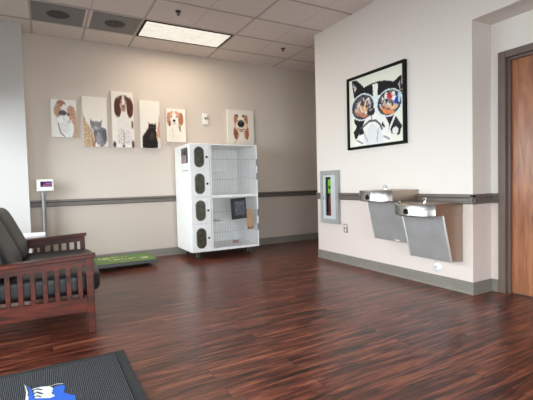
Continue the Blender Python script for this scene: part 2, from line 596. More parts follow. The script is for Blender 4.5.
def window(name, axis, lo, hi, z0, z1, at, n):
    def P(bm, a0, a1, c0, c1, z0_, z1_):
        if axis == 'y':
            bm.box(c0, c1, a0, a1, z0_, z1_)
        else:
            bm.box(a0, a1, c0, c1, z0_, z1_)
    m = MB()
    st = (hi - lo) / n
    for k in range(n + 1):
        a = lo + k * st
        P(m, max(lo, a - 0.025), min(hi, a + 0.025), at - 0.05, at + 0.05, z0, z1)
    P(m, lo, hi, at - 0.045, at + 0.045, z0, z0 + 0.05)
    P(m, lo, hi, at - 0.045, at + 0.045, z1 - 0.05, z1)
    o = struct(m.build(name, M_ALU))
    g = MB()
    P(g, lo + 0.01, hi - 0.01, at - 0.003, at + 0.003, z0 + 0.01, z1 - 0.01)
    gp = g.build('window_pane', M_GLASS, o)
    return o


window('window_1', 'y', WL[0], WL[1], WL[2], WL[3], LEFT_X - 0.08, 4)
window('window_2', 'x', WF[0], WF[1], WF[2], WF[3], FRONT_Y - 0.08, 3)

# chair rail: a moulded strip, run round the corners
RAIL = [(0, 0.818), (0.012, 0.818), (0.020, 0.828), (0.020, 0.838), (0.013, 0.846), (0.013, 0.868), (0.022, 0.878), (0.030, 0.884), (0.030, 0.900), (0.024, 0.908), (0, 0.908)]


def rail_x(bm, x0, x1, y):        # on a wall that faces -y
    bm.prism(RAIL, lambda p, q, t: Vector((t, y - p, q)), x0, x1)


def rail_y(bm, y0, y1, x):        # on a wall that faces -x
    bm.prism(RAIL, lambda p, q, t: Vector((x - p, t, q)), y0, y1)


b = MB(); rail_x(b, -0.17, 6.05, BACK_Y); struct(b.build('trim_2', M_RAIL))
b = MB()
rail_y(b, RIGHT_NEAR - 0.03, 4.02, RIGHT_X); rail_y(b, 4.42, RIGHT_FAR, RIGHT_X)
rail_x(b, RIGHT_X - 0.03, RECESS_X, RIGHT_NEAR); rail_y(b, 2.135, RIGHT_NEAR, RECESS_X)
struct(b.build('trim_3', M_RAIL))
BASE = [(0, 0), (0.014, 0), (0.014, 0.006), (0.009, 0.02), (0.009, 0.104), (0.006, 0.112), (0, 0.113)]
b = MB()
b.prism(BASE, lambda p, q, t: Vector((t, BACK_Y - p, q)), -0.17, 6.05)
struct(b.build('baseboard_back', M_BASE))
b = MB()
b.prism(BASE, lambda p, q, t: Vector((RIGHT_X - p, t, q)), RIGHT_NEAR - 0.012, RIGHT_FAR)
b.prism(BASE, lambda p, q, t: Vector((t, RIGHT_NEAR - p, q)), RIGHT_X - 0.012, RECESS_X)
b.prism(BASE, lambda p, q, t: Vector((RECESS_X - p, t, q)), 2.135, RIGHT_NEAR)
struct(b.build('baseboard_right', M_BASE))

# door in the recess: pressed-steel frame and cherry leaf
b = MB()
FO, FI = 2.135, 2.075                              # outer and inner frame edges (far jamb)
for y0, y1 in ((FI - 0.004, FO), (DY0 - 0.056, DY0 + 0.004)):
    b.box(RECESS_X - 0.022, RECESS_X + 0.12, y0, y1, 0, 2.165)
b.box(RECESS_X - 0.022, RECESS_X + 0.12, DY0 + 0.004, FI - 0.004, 2.105, 2.165)
b.box(RECESS_X + 0.02, RECESS_X + 0.052, FI - 0.024, FI, 0, 2.105)
b.box(RECESS_X + 0.02, RECESS_X + 0.052, DY0, DY0 + 0.024, 0, 2.105)
b.box(RECESS_X + 0.02, RECESS_X + 0.052, DY0 + 0.024, FI - 0.024, 2.083, 2.107)
struct(b.build('trim_4', M_FRAME, bevel=0.004))
b = MB(); b.box(RECESS_X + 0.054, RECESS_X + 0.098, DY0 + 0.004, FI - 0.006, 0.008, 2.1)
door = struct(b.build('door_1', M_DOOR, bevel=0.002))
b = MB()
b.lathe([(0.001, 0.0), (0.03, 0.0), (0.03, 0.008), (0.01, 0.012), (0.01, 0.05)], (RECESS_X + 0.054, DY0 + 0.07, 0.97), (-1, 0, 0), 20)
b.tube([(RECESS_X + 0.006, DY0 + 0.065, 0.97), (RECESS_X + 0.006, DY0 + 0.18, 0.97)], 0.009)
b.build('door_handle', M_CHROME, door, smooth=40)

# ------------------------------------------------------------------ ceiling fittings
troffer = thing('ceiling_light', (1.725, 5.25, CEIL), 'lit rectangular fluorescent ceiling light with prismatic lens', 'light')
b = MB()
LX0, LX1, LY0, LY1 = 1.145, 2.315, 4.972, 5.528
for x0, x1, y0, y1 in ((LX0, LX0 + 0.028, LY0, LY1), (LX1 - 0.022, LX1, LY0, LY1), (LX0 + 0.028, LX1 - 0.022, LY0, LY0 + 0.018), (LX0 + 0.028, LX1 - 0.022, LY1 - 0.022, LY1)):
    b.box(x0, x1, y0, y1, CEIL - 0.012, CEIL + 0.001)
b.build('frame', M_BLACK, troffer)
b = MB(); b.box(LX0 + 0.02, LX1 - 0.02, LY0 + 0.012, LY1 - 0.015, CEIL - 0.009, CEIL - 0.001)
b.build('lens', M_LENS, troffer)

vent = thing('ceiling_vent', (0.222, 5.25, CEIL), 'square grey perforated ceiling vent, the one farther from the light', 'vent', 'perforated ceiling vents')
b = MB(); b.box(-0.05, 0.495, 4.99, 5.525, CEIL - 0.008, CEIL + 0.001); b.build('plate', M_VENT, vent, bevel=0.003)
b = MB(); b.lathe([(0.0, 0.0), (0.05, -0.001), (0.12, -0.003), (0.13, -0.008)], (0.222, 5.25, CEIL - 0.012), (0, 0, -1), 32)
b.build('diffuser_core', M_VENT_D, vent, smooth=40)
v2 = copy_tree(vent); v2.location.x = 0.845
v2['label'] = 'square grey perforated ceiling vent right next to the light'

sp = thing('sprinkler_head', (1.44, 4.58, CEIL), 'small ceiling sprinkler head on the near side of the light', 'sprinkler', 'ceiling sprinkler heads')
b = MB(); b.lathe([(0.0, 0.0), (0.034, 0.0), (0.03, 0.01), (0.012, 0.014), (0.0, 0.014)], (1.44, 4.58, CEIL), (0, 0, -1), 20)
b.build('escutcheon', M_VENT_D, sp, smooth=40)
b = MB()
b.lathe([(0.0, 0.01), (0.01, 0.01), (0.01, 0.02), (0.005, 0.03), (0.0, 0.03)], (1.44, 4.58, CEIL), (0, 0, -1), 12)
b.tube([(1.425, 4.58, CEIL - 0.015), (1.425, 4.58, CEIL - 0.03), (1.44, 4.58, CEIL - 0.04)], 0.003)
b.tube([(1.455, 4.58, CEIL - 0.015), (1.455, 4.58, CEIL - 0.03), (1.44, 4.58, CEIL - 0.04)], 0.003)
b.lathe([(0.0, 0.039), (0.02, 0.039), (0.02, 0.043), (0.0, 0.043)], (1.44, 4.58, CEIL), (0, 0, -1), 16)
b.build('nozzle', M_SCALE_BODY, sp, smooth=40)
s2 = copy_tree(sp); s2.location = (3.22, 5.16, CEIL)
s2['label'] = 'small ceiling sprinkler head near the corner of the fountain wall'

# ------------------------------------------------------------------ canvases on the back wall
CREAM = (236, 228, 218)


def canvas(x0, x1, z0, z1, label, ops, bg=CREAM, group='pet portrait canvases', jit=0.012):
    t = thing('canvas_picture', ((x0 + x1) / 2, BACK_Y, z0), label, 'picture', group)
    m = MB(); m.box(x0, x1, BACK_Y - 0.037, BACK_Y - 0.001, z0, z1)
    m.build('stretched_canvas', M_CANVAS, t, bevel=0.004)
    nu = 64; nv = int(64 * (z1 - z0) / (x1 - x0))
    C = paint_grid(nu, nv, ops, bg, jit, (z1 - z0) / (x1 - x0))
    picture_mesh('print', nu, nv, lambda u, v: (x0 + 0.003 + u * (x1 - x0 - 0.006), BACK_Y - 0.0385, z0 + 0.003 + v * (z1 - z0 - 0.006)), C, M_PAINT, t)
    return t


N12 = {'n': 12}
N20 = {'n': 20}
canvas(0.112, 0.420, 1.74, 2.24, 'canvas picture of a brown and white bulldog, leftmost of the row', [
    ('e', (190, 152, 130), (0.88, 0.34, 0.14, 0.46), N20),
    ('e', (232, 232, 230), (0.52, 0.22, 0.36, 0.34), N12),
    ('e', (225, 222, 218), (0.5, 0.55, 0.34, 0.30), N12),
    ('e', (164, 118, 96), (0.40, 0.90, 0.18, 0.09), N20),
    ('e', (186, 150, 126), (0.26, 0.70, 0.15, 0.17), N20),
    ('e', (190, 150, 126), (0.78, 0.66, 0.16, 0.20), N20),
    ('e', (232, 228, 224), (0.52, 0.72, 0.10, 0.16), N12),
    ('e', (120, 84, 66), (0.32, 0.62, 0.05, 0.035)),
    ('e', (96, 70, 60), (0.68, 0.62, 0.05, 0.035)),
    ('e', (86, 82, 88), (0.46, 0.65, 0.15, 0.07), N12),
    ('p', (104, 98, 102), [(0.24, 0.5), (0.3, 0.58), (0.46, 0.5), (0.62, 0.58), (0.74, 0.44), (0.68, 0.4), (0.5, 0.44), (0.3, 0.42)]),
    ('e', (238, 238, 238), (0.36, 0.46, 0.13, 0.09)),
    ('e', (230, 228, 226), (0.60, 0.49, 0.11, 0.09)),
    ('l', (150, 118, 100), [(0.26, 0.36), (0.36, 0.1), (0.5, 0.02)], 0.05),
    ('e', (224, 224, 222), (0.56, 0.24, 0.18, 0.14), N12),
], (233, 230, 226))
canvas(0.490, 0.805, 1.62, 2.31, 'tall canvas picture of a sitting grey cat on pale ground', [
    ('p', (190, 156, 120), [(0.0, 0.0), (0.0, 0.72), (0.12, 0.5), (0.34, 0.36), (0.46, 0.12), (0.5, 0.0)], {'n': 34}),
    ('s', (222, 206, 182), (0.16, 0.22, 0.2, 0.3, 0.28)), ('s', (130, 98, 72), (0.24, 0.18, 0.22, 0.24, 0.2)),
    ('e', (126, 124, 132), (0.74, 0.20, 0.24, 0.20), N20),
    ('e', (112, 110, 118), (0.62, 0.30, 0.20, 0.14), N20),
    ('e', (138, 136, 142), (0.54, 0.42, 0.22, 0.10), N12),
    ('p', (118, 116, 122), [(0.30, 0.42), (0.29, 0.56), (0.46, 0.49)]),
    ('p', (118, 116, 122), [(0.64, 0.48), (0.80, 0.55), (0.76, 0.42)]),
    ('e', (88, 98, 78), (0.45, 0.435, 0.035, 0.014)),
    ('e', (88, 98, 78), (0.63, 0.43, 0.035, 0.014)),
    ('e', (186, 182, 184), (0.54, 0.385, 0.08, 0.03)),
    ('e', (90, 80, 86), (0.54, 0.40, 0.025, 0.010)),
    ('e', (152, 148, 152), (0.62, 0.16, 0.10, 0.14), N12),
    ('e', (96, 94, 102), (0.88, 0.24, 0.09, 0.14), N12),
    ('e', (224, 220, 216), (0.6, 0.02, 0.08, 0.03)),
    ('e', (214, 210, 208), (0.92, 0.02, 0.08, 0.025)),
    ('l', (118, 98, 86), [(0.4, 0.0), (0.5, 0.12), (0.46, 0.24)], 0.05),
])
canvas(0.868, 1.168, 1.615, 2.412, 'tallest canvas picture, brown and white spaniel sitting upright', [
    ('e', (228, 222, 216), (0.52, 0.36, 0.34, 0.26), N12),
    ('e', (232, 226, 222), (0.36, 0.15, 0.22, 0.20), N12),
    ('e', (232, 226, 222), (0.70, 0.15, 0.22, 0.20), N12),
    ('e', (84, 48, 40), (0.28, 0.72, 0.17, 0.18), N12),
    ('e', (84, 48, 40), (0.84, 0.72, 0.16, 0.18), N12),
    ('e', (92, 56, 46), (0.55, 0.86, 0.28, 0.08), N12),
    ('e', (198, 168, 156), (0.54, 0.76, 0.15, 0.12), N12),
    ('e', (236, 228, 222), (0.54, 0.84, 0.05, 0.10)),
    ('e', (40, 26, 24), (0.43, 0.82, 0.035, 0.014)),
    ('e', (40, 26, 24), (0.66, 0.82, 0.035, 0.014)),
    ('e', (96, 62, 58), (0.54, 0.735, 0.07, 0.028)),
    ('e', (168, 120, 112), (0.54, 0.69, 0.08, 0.025)),
    ('s', (150, 128, 120), (0.38, 0.18, 0.16, 0.16, 0.2)),
    ('s', (150, 128, 120), (0.72, 0.18, 0.16, 0.16, 0.2)),
    ('l', (170, 158, 152), [(0.52, 0.3), (0.52, 0.08)], 0.05),
    ('e', (78, 54, 56), (0.08, 0.05, 0.07, 0.06), N20),
    ('e', (78, 54, 56), (0.5, 0.03, 0.06, 0.03), N20),
    ('e', (88, 62, 60), (0.94, 0.06, 0.07, 0.08), N20),
    ('e', (120, 84, 70), (0.93, 0.42, 0.05, 0.08), N20),
    ('e', (240, 236, 234), (0.3, 0.03, 0.12, 0.03)), ('e', (240, 236, 234), (0.74, 0.03, 0.12, 0.03)),
])
canvas(1.252, 1.546, 1.615, 2.315, 'tall canvas picture of a sitting black cat', [
    ('p', (206, 150, 122), [(0.86, 0.0), (0.82, 0.3), (0.95, 0.62), (1.0, 0.75), (1.0, 0.0)], N20),
    ('e', (232, 218, 206), (0.92, 0.12, 0.10, 0.12), N12),
    ('e', (38, 32, 32), (0.46, 0.17, 0.38, 0.20), N12),
    ('e', (40, 34, 34), (0.54, 0.30, 0.28, 0.14), N12),
    ('e', (36, 30, 30), (0.60, 0.43, 0.20, 0.09), N12),
    ('p', (34, 28, 28), [(0.41, 0.44), (0.41, 0.545), (0.56, 0.49)]),
    ('p', (34, 28, 28), [(0.64, 0.49), (0.79, 0.545), (0.79, 0.44)]),
    ('e', (118, 96, 40), (0.53, 0.445, 0.03, 0.012)), ('e', (118, 96, 40), (0.67, 0.445, 0.03, 0.012)),
    ('e', (70, 54, 46), (0.58, 0.25, 0.10, 0.09), N12),
    ('p', (34, 28, 28), [(0.08, 0.0), (0.1, 0.18), (0.86, 0.18), (0.86, 0.0)]),
    ('e', (230, 220, 212), (0.94, 0.03, 0.08, 0.04)),
], (238, 230, 220))
canvas(1.640, 1.938, 1.72, 2.222, 'smaller canvas picture of a tan and white beagle above the kennel edge', [
    ('e', (240, 232, 220), (0.42, 0.26, 0.32, 0.30), N12),
    ('e', (196, 138, 108), (0.14, 0.70, 0.12, 0.20), N12),
    ('e', (178, 112, 84), (0.76, 0.70, 0.14, 0.20), N12),
    ('e', (214, 158, 124), (0.42, 0.82, 0.28, 0.12), N12),
    ('e', (244, 236, 226), (0.40, 0.68, 0.20, 0.18), N12),
    ('e', (244, 238, 230), (0.40, 0.82, 0.06, 0.16)),
    ('e', (60, 40, 36), (0.28, 0.76, 0.04, 0.028)), ('e', (60, 40, 36), (0.53, 0.76, 0.04, 0.028)),
    ('e', (44, 34, 34), (0.40, 0.64, 0.075, 0.045)),
    ('l', (160, 120, 108), [(0.3, 0.56), (0.4, 0.54), (0.5, 0.56)], 0.03),
    ('e', (128, 82, 66), (0.16, 0.54, 0.06, 0.08), N12),
    ('p', (150, 102, 78), [(0.62, 0.6), (0.74, 0.44), (0.74, 0.3), (0.66, 0.36)], N12),
    ('l', (214, 204, 192), [(0.3, 0.4), (0.32, 0.1)], 0.04),
], (245, 236, 224))
canvas(2.642, 3.122, 1.71, 2.278, 'canvas picture of a brown and white basset hound behind the kennel top', [
    ('e', (232, 222, 212), (0.46, 0.12, 0.24, 0.22), N12),
    ('e', (142, 82, 58), (0.30, 0.34, 0.09, 0.20), N20),
    ('e', (172, 104, 70), (0.71, 0.35, 0.09, 0.20), N20),
    ('e', (208, 178, 150), (0.50, 0.62, 0.27, 0.26), N12),
    ('e', (176, 116, 82), (0.30, 0.74, 0.07, 0.14), N20),
    ('e', (168, 112, 80), (0.71, 0.74, 0.06, 0.14), N20),
    ('e', (236, 226, 212), (0.49, 0.76, 0.12, 0.16), N12),
    ('e', (230, 212, 190), (0.50, 0.54, 0.22, 0.17), N12),
    ('e', (46, 34, 30), (0.35, 0.83, 0.05, 0.04)), ('e', (46, 34, 30), (0.61, 0.83, 0.05, 0.04)),
    ('e', (30, 27, 28), (0.50, 0.60, 0.13, 0.11)),
    ('e', (92, 90, 94), (0.47, 0.65, 0.05, 0.03)),
    ('l', (120, 84, 66), [(0.36, 0.45), (0.5, 0.42), (0.64, 0.45)], 0.03),
    ('e', (168, 124, 102), (0.50, 0.385, 0.07, 0.025)),
    ('l', (196, 150, 128), [(0.42, 0.3), (0.34, 0.12), (0.24, 0.04)], 0.03),
], (228, 222, 212))

# framed picture on the right wall
PY0, PY1, PZ0, PZ1 = 2.93, 3.832, 1.436, 2.302
fp = thing('framed_picture', (RIGHT_X, (PY0 + PY1) / 2, PZ0), 'black framed pop art picture of a dog in big sunglasses', 'picture')
b = MB()
FW = 0.03
for y0, y1, z0, z1 in ((PY0, PY0 + FW, PZ0, PZ1), (PY1 - FW, PY1, PZ0, PZ1), (PY0 + FW, PY1 - FW, PZ0, PZ0 + FW), (PY0 + FW, PY1 - FW, PZ1 - FW, PZ1)):
    b.box(RIGHT_X - 0.04, RIGHT_X - 0.001, y0, y1, z0, z1)
b.build('frame', M_BLACK, fp)
K = (24, 23, 27)
W = (238, 238, 234)
G = (150, 152, 156)
ops = [
    # ears and head
    ('p', K, [(0.06, 0.99), (0.10, 0.72), (0.34, 0.80), (0.22, 0.93), (0.14, 0.985)], N12),
    ('p', (206, 190, 186), [(0.085, 0.94), (0.12, 0.80), (0.155, 0.86)], N12),
    ('p', K, [(0.97, 0.86), (0.98, 0.56), (0.74, 0.72), (0.84, 0.80)], N12),
    ('p', (176, 168, 170), [(0.945, 0.79), (0.95, 0.64), (0.88, 0.70)], N12),
    ('e', K, (0.52, 0.66, 0.42, 0.205), N12),
    ('p', K, [(0.12, 0.62), (0.10, 0.36), (0.20, 0.24), (0.84, 0.20), (0.9, 0.5), (0.9, 0.66)], N12),
    ('p', K, [(0.08, 0.22), (0.2, 0.36), (0.22, 0.2), (0.12, 0.10)], N20),
    ('p', (36, 34, 38), [(0.72, 0.36), (0.86, 0.36), (0.97, 0.2), (0.92, 0.08), (0.80, 0.12), (0.76, 0.22)], N20),
    # muzzle and chest
    ('p', W, [(0.43, 0.55), (0.53, 0.55), (0.72, 0.22), (0.82, 0.02), (0.10, 0.02), (0.22, 0.18), (0.30, 0.34)], {'n': 8}),
    ('p', (226, 228, 228), [(0.30, 0.2), (0.44, 0.30), (0.62, 0.22), (0.66, 0.02), (0.24, 0.02)], {'n': 5}),
    ('p', W, [(0.47, 0.845), (0.57, 0.84), (0.555, 0.66), (0.58, 0.5), (0.40, 0.5), (0.48, 0.66)], {'n': 6}),
    ('l', (92, 94, 98), [(0.22, 0.25), (0.30, 0.29), (0.40, 0.345), (0.52, 0.335), (0.60, 0.27), (0.63, 0.2)], 0.03),
    ('p', K, [(0.20, 0.27), (0.28, 0.25), (0.30, 0.18), (0.2, 0.16)], N20),
    ('p', K, [(0.62, 0.26), (0.70, 0.18), (0.80, 0.2), (0.84, 0.4), (0.74, 0.44)], N20),
    ('l', (228, 230, 228), [(0.86, 0.36), (0.76, 0.18), (0.70, 0.08)], 0.03),
    ('l', W, [(0.62, 0.42), (0.72, 0.24), (0.70, 0.14)], 0.07),
    ('l', (176, 178, 182), [(0.3, 0.18), (0.36, 0.06)], 0.02), ('l', (176, 178, 182), [(0.56, 0.2), (0.54, 0.05)], 0.02), ('l', (150, 152, 156), [(0.16, 0.09), (0.26, 0.04)], 0.025), ('l', (150, 152, 156), [(0.66, 0.1), (0.76, 0.05)], 0.025),
    ('e', (228, 226, 224), (0.86, 0.15, 0.05, 0.05)),
    # sunglasses
    ('e', (222, 234, 238), (0.27, 0.565, 0.235, 0.195)),
    ('e', (222, 234, 238), (0.76, 0.535, 0.225, 0.185)),
    ('l', (222, 234, 238), [(0.42, 0.66), (0.64, 0.65)], 0.04),
    ('e', (70, 66, 74), (0.27, 0.565, 0.215, 0.178), N20),
    ('e', (64, 64, 76), (0.76, 0.535, 0.205, 0.168), N20),
]


def lens(cx, cy, seed):
    r = random.Random(seed)
    out = []
    cols = [(206, 156, 124), (214, 190, 166), (178, 120, 104), (132, 112, 112), (236, 228, 218), (98, 92, 106), (198, 188, 186), (58, 54, 62)]
    for k in range(46):
        a = r.uniform(0, 2 * PI); q = math.sqrt(r.random()) * 0.76
        x = cx + math.cos(a) * q * 0.2; y = cy + math.sin(a) * q * 0.165
        w = r.uniform(0.012, 0.03); h = r.uniform(0.02, 0.06)
        c = r.choice(cols[:6] if y < cy else cols[3:])
        out.append(('e', c, (x, y, w, h, r.uniform(-40, 40)), N12))
    return out


ops += lens(0.27, 0.565, 3) + lens(0.76, 0.535, 9)
ops += [
    ('p', (226, 142, 88), [(0.60, 0.50), (0.86, 0.40), (0.80, 0.37), (0.68, 0.40)], N12),
    ('p', (230, 186, 140), [(0.62, 0.53), (0.9, 0.46), (0.86, 0.42)], N12),
    ('p', (196, 124, 96), [(0.16, 0.47), (0.40, 0.44), (0.32, 0.40)], N12),
    ('l', (232, 214, 186), [(0.2, 0.62), (0.26, 0.5)], 0.03), ('l', (232, 190, 130), [(0.33, 0.64), (0.3, 0.5)], 0.03),
    ('p', (196, 40, 58), [(0.72, 0.66), (0.79, 0.65), (0.83, 0.60), (0.76, 0.58)], N12),
    ('p', (46, 64, 170), [(0.86, 0.60), (0.92, 0.56), (0.90, 0.49), (0.84, 0.52)], N12),
    ('e', (236, 240, 244), (0.84, 0.585, 0.03, 0.03)),
    ('e', (178, 214, 238), (0.93, 0.58, 0.022, 0.07)),
    # nose
    ('e', (46, 44, 48), (0.435, 0.475, 0.075, 0.06), N12),
    ('e', (146, 148, 152), (0.43, 0.50, 0.035, 0.018)),
    ('e', (18, 16, 18), (0.40, 0.46, 0.018, 0.016)), ('e', (18, 16, 18), (0.47, 0.46, 0.018, 0.016)),
    ('l', (90, 90, 94), [(0.44, 0.41), (0.45, 0.35)], 0.015),
]
C = paint_grid(120, 116, ops, (232, 234, 220), 0.0025, (PZ1 - PZ0) / (PY1 - PY0))
picture_mesh('print', 120, 116, lambda u, v: (RIGHT_X - 0.022, PY1 - FW + 0.002 - u * (PY1 - PY0 - 2 * FW + 0.004), PZ0 + FW - 0.002 + v * (PZ1 - PZ0 - 2 * FW + 0.004)), C, M_PAINT, fp)

# ------------------------------------------------------------------ wall sensor
ws = thing('wall_sensor', (2.275, BACK_Y, 2.015), 'small white alarm sensor box on the wall between the beagle and basset pictures', 'alarm')
b = MB(); b.box(2.218, 2.318, BACK_Y - 0.035, BACK_Y, 2.01, 2.185); b.build('housing', M_WHITE_PL, ws, bevel=0.014, seg=3)
b = MB(); b.lathe([(0.0, 0.008), (0.016, 0.008), (0.022, 0.0)], (2.268, BACK_Y - 0.034, 2.105), (0, -1, 0), 20); b.build('lens', M_GREY_PL, ws, smooth=40)
b = MB(); b.box(2.295, 2.308, BACK_Y - 0.038, BACK_Y - 0.03, 2.08, 2.14); b.build('indicator_strip', M_GREY_PL, ws)

# ------------------------------------------------------------------ rolling cat kennel
KX0, KX1, KY0, KY1, KZ0, KZ1 = 1.748, 2.797, 5.29, 5.985, 0.115, 1.632
KM, KP = 0.888, 2.055     # middle shelf height, partition
kn = thing('pet_kennel', (2.27, 5.64, 0), 'white rolling cat kennel with four small doors and two wire cage doors', 'kennel')
b = MB()
T = 0.02
b.box(KX0, KX0 + T, KY0 + 0.021, KY1, KZ0, KZ1)
b.box(KX1 - T, KX1, KY0, KY1, KZ0, KZ1)
b.box(KX0 + T, KX1 - T, KY1 - T, KY1, KZ0, KZ1)
b.box(KX0 + T, KX1 - T, KY0 + 0.001, KY1 - T, KZ1 - T, KZ1)
b.box(KX0 + T, KX1 - T, KY0 + 0.001, KY1 - T, KZ0, KZ0 + 0.035)
b.box(KP - 0.012, KP + 0.012, KY0 + 0.002, KY1 - T, KZ0 + 0.035, KZ1 - T)
b.box(KP + 0.012, KX1 - T, KY0 + 0.002, KY1 - T, KM - 0.02, KM + 0.02)
for z in (1.254, KM, 0.507):
    b.box(KX0 + T, KP - 0.012, KY0 + 0.022, KY1 - T, z - 0.01, z + 0.01)
b.build('carcass', M_WHITE_LAM, kn, bevel=0.003)
for z in (1.254, 0.512):
    b = MB(); b.box(KP, 2.285, KY0 + 0.03, KY1 - 0.03, z - 0.011, z + 0.011)
    b.build('inner_shelf', M_WHITE_LAM, kn, bevel=0.003)


def stadium(cx, cz, w, h, n=10):
    r = w / 2; s = h / 2 - r
    return [(cx + r * math.cos(a), cz + s + r * math.sin(a)) for a in [PI * k / n for k in range(n + 1)]] + \
           [(cx + r * math.cos(a), cz - s + r * math.sin(a)) for a in [PI + PI * k / n for k in range(n + 1)]]


for z0, z1 in ((KM + 0.372, KZ1 - 0.004), (KM + 0.006, KM + 0.362), (0.514, KM - 0.006), (KZ0 + 0.003, 0.502)):
    zc = (z0 + z1) / 2
    b = MB(); b.box(KX0 + 0.004, KP - 0.017, KY0 - 0.006, KY0 + 0.02, z0, z1)
    d = b.build('door', M_WHITE_LAM, kn, bevel=0.004)
    b = MB(); b.prism(stadium(1.884, zc, 0.148, 0.292), lambda p, q, t: Vector((p, t, q)), KY0 - 0.011, KY0 + 0.004)
    b.build('window_rim', M_GREY_PL, d, bevel=0.002)
    b = MB(); b.prism(stadium(1.884, zc, 0.13, 0.274), lambda p, q, t: Vector((p, t, q)), KY0 - 0.014, KY0 + 0.002)
    b.build('window_pane', M_PORT, d, bevel=0.002)
    b = MB(); b.lathe([(0.0, 0.022), (0.013, 0.02), (0.016, 0.012), (0.007, 0.006), (0.007, -0.002)], (1.992, KY0 - 0.007, zc), (0, -1, 0), 16)
    b.build('knob', M_BLACK, d, smooth=40)

for z0, z1 in ((KM + 0.025, KZ1 - 0.022), (KZ0 + 0.04, KM - 0.024)):
    x0, x1 = KP + 0.02, KX1 - 0.02
    y = KY0 + 0.006
    m = MB()
    m.tube([(x0, y, z0), (x0, y, z1)], 0.004, 6); m.tube([(x1, y, z0), (x1, y, z1)], 0.004, 6)
    for z in (z0, z1, z0 + (z1 - z0) * 0.31, z0 + (z1 - z0) * 0.72):
        m.tube([(x0, y - 0.002, z), (x1, y - 0.002, z)], 0.0034, 6)
    nw = 27
    for k in range(1, nw):
        x = x0 + (x1 - x0) * k / nw
        m.tube([(x, y, z0), (x, y, z1)], 0.0018, 5)
    cd = m.build('cage_door', M_WIRE, kn)
    for f in (0.36, 0.66):
        m = MB(); zz = z0 + (z1 - z0) * f
        m.box(x1 - 0.004, x1 + 0.018, KY0 - 0.012, KY0 - 0.0005, zz - 0.05, zz + 0.05)
        m.build('latch', M_GREY_PL, cd, bevel=0.003)
    for f in (0.15, 0.85):
        m = MB(); zz = z0 + (z1 - z0) * f
        m.tube([(x0 - 0.01, KY0 - 0.001, zz - 0.03), (x0 - 0.01, KY0 - 0.001, zz + 0.03)], 0.007, 8)
        m.build('hinge', M_WHITE_PL, cd)
for cx in (KX0 + 0.12, KX1 - 0.12):
    for cy in (KY0 + 0.1, KY1 - 0.1):
        b = MB()
        b.box(cx - 0.035, cx + 0.035, cy - 0.035, cy + 0.035, KZ0 - 0.008, KZ0)
        for s in (-1, 1):
            b.bar((cx + s * 0.02, cy, KZ0 - 0.004), (cx + s * 0.02, cy + 0.02, 0.036), 0.004, 0.036, (0, 1, 0))
        c = b.build('caster', M_GREY_PL, kn)
        b = MB(); b.lathe([(0.0, -0.014), (0.03, -0.014), (0.036, -0.008), (0.036, 0.008), (0.03, 0.014), (0.0, 0.014)], (cx, cy + 0.02, 0.036), (1, 0, 0), 20)
        b.build('wheel', M_RUBBER, c, smooth=40)

# things on the kennel
b = MB()
Mx = Matrix.Translation((2.46, KY0 - 0.022, 0.70)) @ Matrix.Rotation(math.radians(-3), 4, 'Y')
pnl = thing('hanging_sheet', (2.46, KY0 - 0.012, 0.55), 'black plastic panel hung on the lower wire cage door', 'panel')
b.box(-0.122, 0.122, -0.006, 0.006, -0.152, 0.152, Mx); b.build('board', M_BIN, pnl, bevel=0.004)
b = MB(); b.box(-0.062, 0.096, -0.0085, -0.005, -0.10, 0.105, Mx)
b.build('printed_sheet', plain('dark_grey_print', (78, 82, 88), 0.3, var=0.35, vscale=26), pnl)
for x in (-0.09, 0.09):
    b = MB()
    b.tube([Mx @ Vector((x, -0.008, 0.148)), Mx @ Vector((x, 0.0, 0.166)), Mx @ Vector((x, 0.014, 0.16))], 0.003, 6)
    b.build('hook', M_WIRE, pnl)

sc = thing('cardboard_scratcher', (2.645, KY0 - 0.01, 0.385), 'tan cardboard scratching pad clipped to the lower cage door', 'scratcher')
Ms = Matrix.Translation((2.643, KY0 - 0.01, 0.535)) @ Matrix.Rotation(math.radians(-2), 4, 'Y')
b = MB(); b.box(-0.05, 0.05, -0.006, 0.006, -0.15, 0.15, Ms); b.build('pad', M_CARD, sc, bevel=0.003)
b = MB(); b.tube([Ms @ Vector((-0.035, -0.008, -0.10)), Ms @ Vector((-0.03, -0.008, -0.135)), Ms @ Vector((0.03, -0.008, -0.135)), Ms @ Vector((0.035, -0.008, -0.10))], 0.007, 8)
b.build('rope_loop', plain('brown_rope', (104, 66, 44), 0.8, var=0.2, vscale=60), sc, smooth=60)

b = MB(); b.cushion((2.56, 5.62, 0.168), (0.085, 0.085, 0.04), 3)
tag(b.build('cat_toy', plain('dusty_pink_felt', (176, 122, 116), 0.8, var=0.1), smooth=60, origin=(2.56, 5.62, 0.15)), 'small pink toy on the floor of the lower cage', 'toy')

po = thing('card_holder', (KX0, 5.50, 1.37), 'dark framed card holder on the white kennel side', 'holder')
b = MB(); b.box(KX0 - 0.012, KX0, 5.36, 5.62, 1.37, 1.58); b.build('backing', M_BIN, po, bevel=0.003)
nu, nv = 30, 26
C = paint_grid(nu, nv, [('p', (92, 84, 84), [(0, 0.5), (0, 1), (1, 1), (1, 0.6)], N12), ('e', (150, 128, 120), (0.45, 0.3, 0.4, 0.3), N20), ('e', (60, 54, 58), (0.75, 0.75, 0.2, 0.2), N12)], (168, 156, 150), 0.02)
picture_mesh('card', nu, nv, lambda u, v: (KX0 - 0.0135, 5.605 - u * 0.21, 1.38 + v * 0.165), C, M_PAINT, po)
br = thing('kennel_bracket', (KX0, 5.45, 1.262), 'small white wire bracket under the card holder', 'bracket')
b = MB(); b.box(KX0 - 0.016, KX0, 5.56, 5.585, 1.262, 1.335); b.build('plate', M_WHITE_PL, br, bevel=0.002)
